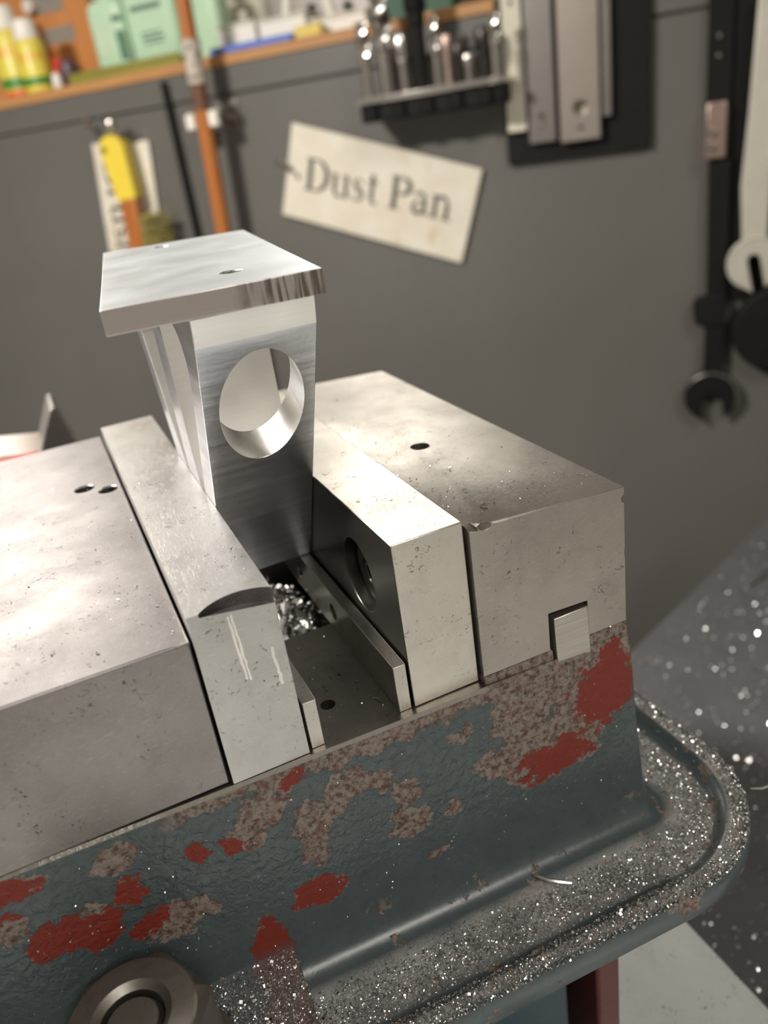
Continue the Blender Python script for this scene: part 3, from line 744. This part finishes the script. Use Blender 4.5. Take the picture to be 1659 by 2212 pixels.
def jug(s0, s1, t0, t1, h1, lab, prints, base=SH):
    b = thing('mint_jug', lab, 'bottle', ((s0+s1)/2, -(t0+t1)/2, base), True, 'mint green jugs on the shelf')
    poly = round_poly([(s0, -t1), (s1, -t1), (s1, -t0), (s0, -t0)], 11, 6)
    cx, cy = (s0+s1)/2, -(t0+t1)/2
    sc = lambda f: [(cx + (x-cx)*f, cy + (y-cy)*f) for x, y in poly]
    rings = [[(x, y, z) for x, y in sc(f)] for f, z in ((.94, base), (1, base+4), (1, h1-20), (.98, h1-12), (.9, h1-5), (.75, h1-1.5), (.45, h1), (.3, h1+1), (.3, h1+12))]
    bd = obj('body', MB().loops(rings), M['mint'], b)
    obj('cap', MB().lathe((cx, cy, h1+10), [(14, 0), (14, 14), (12, 16)], 24), M['white_plastic'], b)
    for (a0, a1, z0, z1, mt) in prints:
        obj('print', wbox(a0, a1, t1, t1+.5, z0, z1), M[mt], bd, label='dark printing on the jug front' if mt != 'mint_label' else 'pale label on the jug front')
jug(-810, -752, -62, -30, 336, 'mint green jug at the left of the pair, dark green panel at its edge', [(-797, -776, 270, 306, 'mint_label'), (-768, -754, 308, 315, 'mint_print'), (-766, -754, 262, 297, 'mint_dark')])
jug(-749, -668, -64, -30, 352, 'wide mint green jug beside the wooden broom stick, black lettering on it', [(-735, -687, 313, 319, 'mint_print'), (-726, -690, 279, 282, 'mint_print'), (-724, -692, 273.5, 276, 'mint_print'), (-726, -694, 285, 287.5, 'mint_print')])
jug(-652, -610, -80, -40, 330, 'narrow mint green jug right of the wooden broom stick', [])
obj('olive_tray', wbox(-846, -660, -24, -8, SH, 252).box(-846, -660, 8, 10, 252, 256), M['olive'], wall=True, label='low olive green tray in front of the mint jugs', cat='tray', bevel=1.5)
def tray(s0, s1, t0, t1, h1, lab):
    tr = thing('plastic_tray', lab, 'tray', ((s0+s1)/2, -(t0+t1)/2, SH), True, 'cream trays on the shelf')
    w = 2.0
    mb = MB(); wbox(s0, s1, t0, t1, SH, SH+2, mb); wbox(s0, s0+w, t0, t1, SH+2, h1-3, mb); wbox(s1-w, s1, t0, t1, SH+2, h1-3, mb); wbox(s0+w, s1-w, t0, t0+w, SH+2, h1-3, mb); wbox(s0+w, s1-w, t1-w, t1, SH+2, h1-3, mb)
    obj('bin', mb, M['white_plastic'], tr)
    rm = MB(); wbox(s0-2, s0+w, t0-2, t1+2, h1-3, h1, rm); wbox(s1-w, s1+2, t0-2, t1+2, h1-3, h1, rm); wbox(s0+w, s1-w, t0-2, t0+w, h1-3, h1, rm); wbox(s0+w, s1-w, t1-w, t1+2, h1-3, h1, rm)
    obj('rim', rm, M['cream'], tr)
tray(-607, -553, -75, -25, 275, 'cream plastic tray behind the blue pad, leftmost')
tray(-547, -482, -75, -25, 272, 'cream plastic tray behind the blue pad, holding white tubes')
tray(-474, -402, -75, -25, 262, 'low cream plastic tray behind the yellow card')
for i, (s_, t_, dx, hz, lab) in enumerate(((-585, -50, 6, 290, 'short white tube sticking up from the left tray'), (-522, -48, 12, 302, 'white tube leaning in the middle tray'), (-452, -50, -10, 296, 'slim white tube leaning in the low tray'))):
    obj('white_tube', MB().tube((s_, -t_, SH+3), (s_+dx, -t_, hz), 7, 6, 20), M['white_plastic'], wall=True, label=lab, cat='tube', group='white tubes in the trays', bevel=1)
obj('dark_sheet', wbox(-560, -400, -96, -93, SH, 330), M['bar_grey'], wall=True, label='dark grey sheet standing behind the cream trays', cat='sheet', bevel=.5)
obj('blue_pad', wbox(-612, -494, -20, -3, SH, 250.5), M['blue'], wall=True, label='flat blue pad lying along the shelf edge', cat='pad', bevel=1)
obj('yellow_card', wbox(-489, -454, -18, -4, SH, 255), M['yellow_card'], wall=True, label='yellow card box on the shelf edge beside the blue pad', cat='box', bevel=.8)
obj('green_box', wbox(-396, -300, -90, -50, SH, 330), M['dkgreen'], wall=True, label='dark green box on the shelf behind the cutter rack', cat='box', bevel=1.5)

# ================================================================== TOOLS ON THE PARTITION
# broom handle in its clip
hd = thing('broom_stick', 'varnished wooden broom stick hanging upright in front of the wall, wrapped with printed tape', 'broom', (-618, -46, -300), True)
c0 = lambda h: -604.5 - (300-h)*0.045
obj('shaft', MB().tube((c0(440), -46, 440), (c0(212), -46, 212), 9.2, 9.6), M['rod_wood'], hd)
obj('lower_shaft', MB().tube((c0(182), -46, 182), (c0(-300), -46, -300), 9.8, 11.6), M['rod_wood'], hd)
obj('dark_band', MB().tube((c0(213), -46, 213), (c0(181), -46, 181), 9.9, 9.9), M['rod_dark'], hd, label='dark stained band below the tape')
obj('tape_wrap', MB().tube((c0(259), -46, 259), (c0(211), -46, 211), 11.2, 11.4), M['tape'], hd, label='pale tape wrap with black print')
bc = thing('broom_clip', 'steel clip with two pale rollers gripping the broom stick', 'clip', (-615, -25, 158), True)
obj('plate', wbox(-640, -584, 0.1, 4, 156, 190), M['mid_steel'], bc, bevel=1)
for s_ in (-630, -596):
    obj('arm', wbox(s_-3, s_+3, 4, 42, 167, 173), M['mid_steel'], bc, bevel=1)
    obj('roller', MB().lathe((s_, -45, 160), [(4, 0), (7.2, 2), (7.2, 18), (4, 20)], 24), M['white_plastic'], bc)
obj('bolt_arm', wbox(-593, -587, 4, 34, 180, 186), M['mid_steel'], bc, bevel=1)
obj('bolt_head', MB().tube((-590, -34, 183), (-590, -44, 183), 6, 6, 6), M['bright_steel'], bc, bevel=.6)
obj('thin_rod', MB().tube((-684, -8, 224), (-685.5, -8, -120), 4.2, 4.6, 16), M['black'], wall=True, label='thin black rod hanging left of the broom handle', cat='rod')

# ---- serif lettering as thin ink
def strip(mb, pts, ws, tr, y0=-.0):
    L = []; Rr = []
    for i, pnt in enumerate(pts):
        a = Vector(pts[max(0, i-1)]); b = Vector(pts[min(len(pts)-1, i+1)]); d = (b-a).normalized(); n_ = Vector((-d.y, d.x))
        w = ws[i] if isinstance(ws, (list, tuple)) else ws
        L.append(Vector(pnt) + n_*w/2); Rr.append(Vector(pnt) - n_*w/2)
    mb.add([tr(q) for q in L] + [tr(q) for q in Rr], [(i, i+1, len(pts)+i+1, len(pts)+i) for i in range(len(pts)-1)])
def arc(cx, cy, rx, ry, a0, a1, n=14):
    return [(cx + rx*math.cos(math.radians(a0+(a1-a0)*k/n)), cy + ry*math.sin(math.radians(a0+(a1-a0)*k/n))) for k in range(n+1)]
def bow(n=14, thin=.05, thick=.16): return [thin + (thick-thin)*math.sin(math.pi*k/n) for k in range(n+1)]
XH = .68
GLY = {
 'D': (.92, [([(.19, 0), (.19, 1)], .17), ([(.02, .025), (.42, .025)], .05), ([(.02, .975), (.42, .975)], .05), (arc(.36, .5, .44, .475, 90, -90), bow())]),
 'P': (.78, [([(.19, 0), (.19, 1)], .17), ([(.02, .025), (.38, .025)], .05), ([(.02, .975), (.4, .975)], .05), (arc(.36, .73, .33, .245, 90, -90), bow()), ([(.2, .485), (.37, .485)], .05)]),
 'B': (.86, [([(.19, 0), (.19, 1)], .17), ([(.02, .025), (.42, .025)], .05), ([(.02, .975), (.4, .975)], .05), (arc(.38, .75, .27, .225, 90, -90), bow()), (arc(.38, .27, .36, .245, 90, -90), bow())]),
 'u': (.74, [([(.17, .16), (.17, XH)], .14), ([(.02, XH-.02), (.2, XH-.02)], .05), (arc(.34, .17, .17, .15, 180, 300), bow(14, .1, .1)), ([(.57, 0), (.57, XH)], .14), ([(.42, XH-.02), (.6, XH-.02)], .05), ([(.55, .025), (.72, .025)], .05)]),
 's': (.54, [([(.42, .50), (.36, .62), (.25, .66), (.14, .60), (.11, .50), (.18, .41), (.31, .34), (.42, .25), (.42, .13), (.33, .04), (.2, .02), (.1, .08), (.06, .2)], [.05, .05, .06, .08, .11, .13, .14, .13, .11, .08, .06, .05, .05])]),
 't': (.46, [([(.2, .12), (.2, .88)], .14), ([(.02, XH-.02), (.42, XH-.02)], .05), (arc(.31, .14, .11, .12, 180, 320), bow(14, .08, .08))]),
 'a': (.64, [([(.44, .1), (.44, .5)], .14), (arc(.28, .5, .17, .15, 0, 165), bow(14, .08, .09)), (arc(.25, .2, .17, .17, 100, 350), bow(14, .08, .12)), ([(.25, .37), (.44, .42)], .05), ([(.44, .06), (.62, .04)], .07)]),
 'n': (.76, [([(.17, 0), (.17, XH)], .14), ([(.02, XH-.02), (.2, XH-.02)], .05), (arc(.37, .46, .2, .2, 150, 0), bow(14, .08, .11)), ([(.57, 0), (.57, .47)], .14), ([(.02, .025), (.32, .025)], .05), ([(.42, .025), (.74, .025)], .05)]),
 'h': (.76, [([(.17, 0), (.17, 1)], .14), ([(.02, .975), (.2, .975)], .05), (arc(.37, .46, .2, .2, 150, 0), bow(14, .08, .11)), ([(.57, 0), (.57, .47)], .14), ([(.02, .025), (.32, .025)], .05), ([(.42, .025), (.74, .025)], .05)]),
 'r': (.54, [([(.17, 0), (.17, XH)], .14), ([(.02, XH-.02), (.2, XH-.02)], .05), (arc(.36, .5, .16, .15, 160, 40), bow(14, .07, .09)), ([(.46, .58), (.48, .54)], .1), ([(.02, .025), (.34, .025)], .05)]),
 ' ': (.34, []),
}
def lettering(text, origin, e1, e2, size, t, squeeze=1.0):
    mb = MB(); x = 0; k = 0
    for ch in text:
        adv, strokes = GLY[ch]
        for pts_, ws in strokes:
            k += 1
            def tr(q, x=x, k=k):
                a = (q.x + x)*size*squeeze; b = q.y*size
                return (origin[0] + e1[0]*a + e2[0]*b, -(t + .004*k), origin[1] + e1[1]*a + e2[1]*b)
            strip(mb, pts_, ws, tr)
        x += adv
    return mb, x*size*squeeze

# ---- the Dust Pan sign
ang = math.radians(-18.9); e1 = (math.cos(ang), math.sin(ang)); e2 = (-math.sin(ang), math.cos(ang))
TL = (-507, 152); Wd, Hd = 256, 114
def sp(a, d): return (TL[0] + e1[0]*a - e2[0]*d, TL[1] + e1[1]*a - e2[1]*d)
cs = [sp(0, Hd), sp(Wd, Hd), sp(Wd, 0), sp(0, 0)]
sg = thing('dust_pan_sign', 'tilted off white sign reading Dust Pan hanging on a nail', 'sign', (cs[0][0]+100, -6, cs[1][1]), True)
sgb = obj('board', MB().prism(cs, 'y', -3.5, -7.5), M['sign'], sg, bevel=.5, cuts=[MB().tube((sp(16, 62)[0], -12, sp(16, 62)[1]), (sp(16, 62)[0], 0, sp(16, 62)[1]), 3.2, n=20)])
a2 = math.radians(-16.8); f1 = (math.cos(a2), math.sin(a2)); f2 = (-math.sin(a2), math.cos(a2))
mb, wlen = lettering('Dust Pan', (-506, 72), f1, f2, 40, 7.6, 1.0)
mb, wlen = lettering('Dust Pan', (-506, 72), f1, f2, 40, 7.6, 204/wlen)
obj('lettering', mb, M['ink'], sgb, flat=True, label='serif words Dust Pan in dark ink')
nl = thing('nail', 'dark nail holding the Dust Pan sign', 'nail', (-520, -8, 95), True)
hx, hz = sp(16, 62)
obj('shank', MB().tube((hx, 1, hz), (hx-13, -24, hz+20), 2.3, 2.3, 12), M['mid_steel'], nl)
obj('head', MB().tube((hx-13, -24, hz+20), (hx-14, -26.5, hz+21.5), 4.5, 4.5, 16), M['bright_steel'], nl)

# ---- hanging tag with brush in front of it
tg = thing('hanging_tag', 'off white tag with vertical lettering hanging behind the yellow handled brush', 'sign', (-790, -3, 18), True)
tq = [(-846, 18), (-748, 18), (-731, 159), (-826, 166)]
tgb = obj('board', MB().prism(tq, 'y', -2, -5), M['sign'], tg, bevel=.5)
d1 = Vector((tq[0][0]-tq[3][0], tq[0][1]-tq[3][1])).normalized()
mb, wl = lettering('Brush', (-815, 142), d1, (-d1.y, d1.x), 40, 5.1, 1.0)
obj('lettering', mb, M['ink'], tgb, flat=True, label='dark serif letters running down the tag')
nl = thing('wall_hook', 'bright steel hook with ball end carrying the brush', 'hook', (-760, -15, 165), True)
obj('shank', MB().wire([(-748, 1, 166), (-750, -16, 166), (-757, -30, 170), (-762, -34, 180)], 2.6, 12), M['mid_steel'], nl)
obj('ball', MB().lathe((-763, -35, 176), [(2, 0), (6.5, 3), (8, 8), (6.5, 13), (2, 16)], 24), M['bright_steel'], nl)
nl = thing('small_nail', 'slanted nail in the wall left of the yellow handled brush', 'nail', (-808, -10, 170), True)
obj('shank', MB().tube((-804, 1, 170), (-812, -22, 190), 2.2, 2.2, 12), M['mid_steel'], nl)
obj('head', MB().tube((-812, -22, 190), (-813, -24.5, 192), 5.5, 5.5, 16), M['pink_metal'], nl)
br = thing('bench_brush', 'bench brush with yellow plastic grip and brown wooden body hanging on the hook', 'brush', (-770, -28, -60), True)
grip = round_poly([(-783, 88), (-751, 90), (-752, 172), (-794, 172)], [3, 3, 19, 19], 8)
obj('grip', MB().prism(grip, 'y', -18, -36), M['yellow'], br, bevel=4, seg=3, cuts=[MB().tube((-785, -50, 154), (-785, 0, 154), 5, n=20)], label='yellow plastic grip with hanging hole')
obj('wooden_body', MB().prism([(-782, 92), (-754, 92), (-762, 20), (-768, -60), (-800, -60), (-786, 20)], 'y', -19, -35), M['rod_wood'], br, bevel=3)
bri = MB(); rb = random.Random(2)
for _ in range(420):
    z0 = rb.uniform(-55, 66); s0 = -761 + (z0-20)*0.06
    q = (s0 + rb.uniform(24, 52), -27 + rb.uniform(-14, 8), z0 + rb.uniform(-10, 12))
    bri.tube((s0, -27 + rb.uniform(-6, 6), z0), q, .9, .5, 4)
def bristle():
    t = NT('yellow_green_bristles'); v = t.obj()
    return t.set(Base_Color=t.mix(t.noise(v, 40, 3), (0.12, 0.10, 0.04), (0.42, 0.36, 0.10)), Roughness=.6)
obj('bristles', bri, bristle(), br, flat=True, kind='stuff', label='yellow green bristles')

# ---- tool rack with cutters
rk = thing('cutter_rack', 'black rack with a bright edged plate holding upright cutters', 'rack', (-306, -34, 137), True)
obj('plate', wbox(-393, -236, 0.2, 68, 156.5, 163.5).box(-236, -219, -68, -13, 156.5, 163.5), M['bright_steel'], rk, bevel=1.2, label='bright steel plate')
rkb = obj('block', wbox(-390, -236, 6, 62, 137, 156.5).box(-236, -222, -62, -13, 137, 156.5), M['black'], rk, bevel=2)
for k in range(5): obj('socket', MB().tube((-375+k*34, -60, 139), (-375+k*34, -60, 155), 9, 9, 20), M['black'], rkb)
def cutter(s, r, h1, mat, lab, tip=1.0, flute=False, t=50):
    b = thing('cutter', lab, 'cutter', (s, -t, 163.5), True, 'cutters standing in the rack')
    H = h1 - 163.5
    obj('shank', MB().lathe((s, -t, 163.5), [(r*.8, 0), (r*.8, H*.45), (r, H*.47), (r, H*.55)], 24), mat, b)
    if flute:
        rings = []
        for i in range(17):
            f = i/16; z = 163.5 + H*(.55 + .45*f)
            rings.append([(s + r*(1.0 if k % 2 else .62)*math.cos(2*math.pi*k/8 + f*2.4), -t + r*(1.0 if k % 2 else .62)*math.sin(2*math.pi*k/8 + f*2.4), z) for k in range(8)])
        obj('flutes', MB().loops(rings), mat, b)
    else:
        obj('head', MB().lathe((s, -t, 163.5 + H*.55), [(r*1.1, 0), (r*1.25, 3), (r*1.25, H*.36), (r*tip, H*.45)], 24), mat, b)
cutter(-381, 8, 240, M['bright_steel'], 'leftmost bright fluted cutter in the rack', flute=True)
cutter(-357, 11.5, 262, M['mid_steel'], 'tall grey fluted cutter, second from the left in the rack', flute=True)
cutter(-336, 7, 220, M['bright_steel'], 'short bright cutter left of the black arbor')
cutter(-315, 10, 300, M['black'], 'tall black arbor rising above the cutter rack')
cutter(-297, 5.5, 232, M['bright_steel'], 'slim bright cutter right of the black arbor', flute=True)
cutter(-283, 5.5, 212, M['pink_metal'], 'short copper toned cutter right of the slim bright one')
cutter(-270, 6.0, 202, M['dark_screw'], 'short black cutter in the right half of the rack')
cutter(-258, 4.5, 190, M['bright_steel'], 'smallest bright cutter in the rack', t=60)
cutter(-243, 8, 214, M['dark_screw'], 'dark cutter beside the cream strip end of the rack', t=44)
cutter(-228, 6.0, 224, M['bright_steel'], 'rightmost bright fluted cutter in the rack', flute=True, t=58)

# ---- black board with bars
obj('black_board', wbox(-232, -71, 0.2, 10, 70, 330), M['black'], wall=True, label='black board carrying four upright bars', cat='board', bevel=1)
def bar(name, s0, s1, t0, t1, h0, h1, mat, lab, hole=None, screws=()):
    b = thing(name, lab, 'bar', ((s0+s1)/2, -(t0+t1)/2, h0), True, 'bars on the black board')
    cu = [MB().tube((hole[0], -t1-5, hole[1]), (hole[0], -t0+.5, hole[1]), hole[2], n=24)] if hole else None
    stp = obj('strip', wbox(s0, s1, t0, t1, h0, h1), M[mat], b, bevel=.8, cuts=cu)
    if hole: obj('hole_lining', MB().tube((hole[0], -t0+.2, hole[1]), (hole[0], -t0-1, hole[1]), hole[2]*.98, n=24), M['cream'], b, label='pale board seen in the hole')
    for q in screws: obj('screw', MB().tube((q[0], -t1+.5, q[1]), (q[0], -t1-2, q[1]), q[2], n=16), M['bright_steel'] if q[2] > 3 else M['dark_screw'], stp, bevel=.5)
bar('cream_strip', -228, -206.5, 10, 18, 105, 330, 'cream', 'narrow cream painted strip at the left of the black board', None, ((-217, 233, 2.2),))
bar('grey_bar', -203.5, -173, 10, 20, 90, 330, 'bar_grey', 'dark grey steel bar beside the cream strip', None, ((-188, 118, 2.5), (-188, 111, 3.6)))
bar('brown_bar', -167.5, -123.5, 10, 24, 87, 330, 'bar_brown', 'wide brownish steel bar with an oval hole near its foot', (-144.5, 120, 8), ((-144.5, 101, 2.2),))
bar('thin_bar', -121.5, -111.5, 10, 20, 108, 330, 'bar_grey', 'thin grey bar at the right of the black board', None, ())

# ---- right edge: dark panel, bar clamp, wrenches
obj('backing_board', wbox(11, 150, 0, 8, -104, 330), M['black'], wall=True, label='black backing panel behind the wrenches at the right edge', cat='board', bevel=1)
bcx = thing('bar_clamp', 'black bar with a copper toned clamp block hanging left of the wrenches', 'clamp', (-2, -10, 51), True)
obj('bar', wbox(-15, 10.5, 0, 12, 104, 330), M['black'], bcx, bevel=1.5)
ckb = obj('clamp_block', wbox(-14, 6.5, 2, 22, 51, 107), M['pink_metal'], bcx, bevel=2)
for z in (78, 64): obj('screw', MB().lathe((-8, -25, z-4), [(2, 0), (4.5, 2), (4.5, 6), (2, 8)], 16), M['bright_steel'], ckb)
for z in (168, 150): obj('rivet', MB().tube((-4, -11, z), (-4, -14, z), 3, 2, 14), M['bright_steel'], bcx)
def wrench(name, lab, c, R, slot, sdepth, tilt, shaft, mat, t0, t1, extra=None):
    """open-end head: disc with a jaw slot opening downward (tilt in degrees), straight shaft going up"""
    b = thing(name, lab, 'wrench', (c[0], -(t0+t1)/2, c[1]-R), True, 'wrenches on the wall')
    ta = math.radians(tilt); ax = (math.sin(ta), -math.cos(ta)); px = (math.cos(ta), math.sin(ta))
    P = lambda a, d: (c[0] + px[0]*a + ax[0]*d, c[1] + px[1]*a + ax[1]*d)       # a across, d towards the opening
    pts_ = []
    h = slot/2
    pts_.append(P(-h, R*1.12)); 
    for k in range(9):
        th = math.pi - math.pi*k/8; pts_.append(P(h*math.cos(th), -sdepth + h - h*math.sin(th)))
    pts_.append(P(h, R*1.0))
    for k in range(19):
        th = math.radians(62 - (62+242)*k/18); pts_.append(P(R*math.cos(th), R*math.sin(th)))
    pts_ = pts_[::-1]
    obj('head', MB().prism(pts_, 'y', -t0, -t1), mat, b, bevel=1.6, ang=40)
    obj('shaft', MB().prism(shaft, 'y', -t0-1.5, -t1+1.5), mat, b, bevel=1.8, seg=3)
    for e in (extra or ()): obj(e[0], e[1], mat, b, bevel=1.5)
    obj('rim', MB().wire([P(R*.97*math.cos(math.radians(a)), R*.97*math.sin(math.radians(a))) and (P(R*.97*math.cos(math.radians(a)), R*.97*math.sin(math.radians(a)))[0], -t1-.4, P(R*.97*math.cos(math.radians(a)), R*.97*math.sin(math.radians(a)))[1]) for a in range(-150, 31, 10)], 1.2, 8), M['mid_steel'] if mat is M['black'] else mat, b)
wrench('open_end_wrench', 'black open end wrench hanging lowest at the right', (1, -221), 31, 24, 4, 8, [(-11, 51), (13, 50), (14, -100), (13, -186), (12, -200), (-10, -200), (-9, -186), (-8, -100)], M['black'], 6, 17,
       [('collar', MB().prism(round_poly([(-23, -100), (14, -96), (14, -134), (-20, -132)], 8, 5), 'y', -4, -18))])
wrench('open_end_wrench', 'pale satin open end wrench at the right picture edge', (41, -62), 29, 13, 10, 12, [(31, 200), (56, 200), (54, 90), (53, 20), (53, -44), (27, -44), (23, 20), (27, 90)], M['wrench_light'], 16, 28)
obj('black_disc', MB().tube((72, -9, -140), (72, -22, -140), 52, 50, 48), M['black'], wall=True, label='large black round tool hanging below the pale wrench', cat='tool', bevel=3)

for o in bpy.data.objects:
    if '_b' in o.keys(): del o['_b']
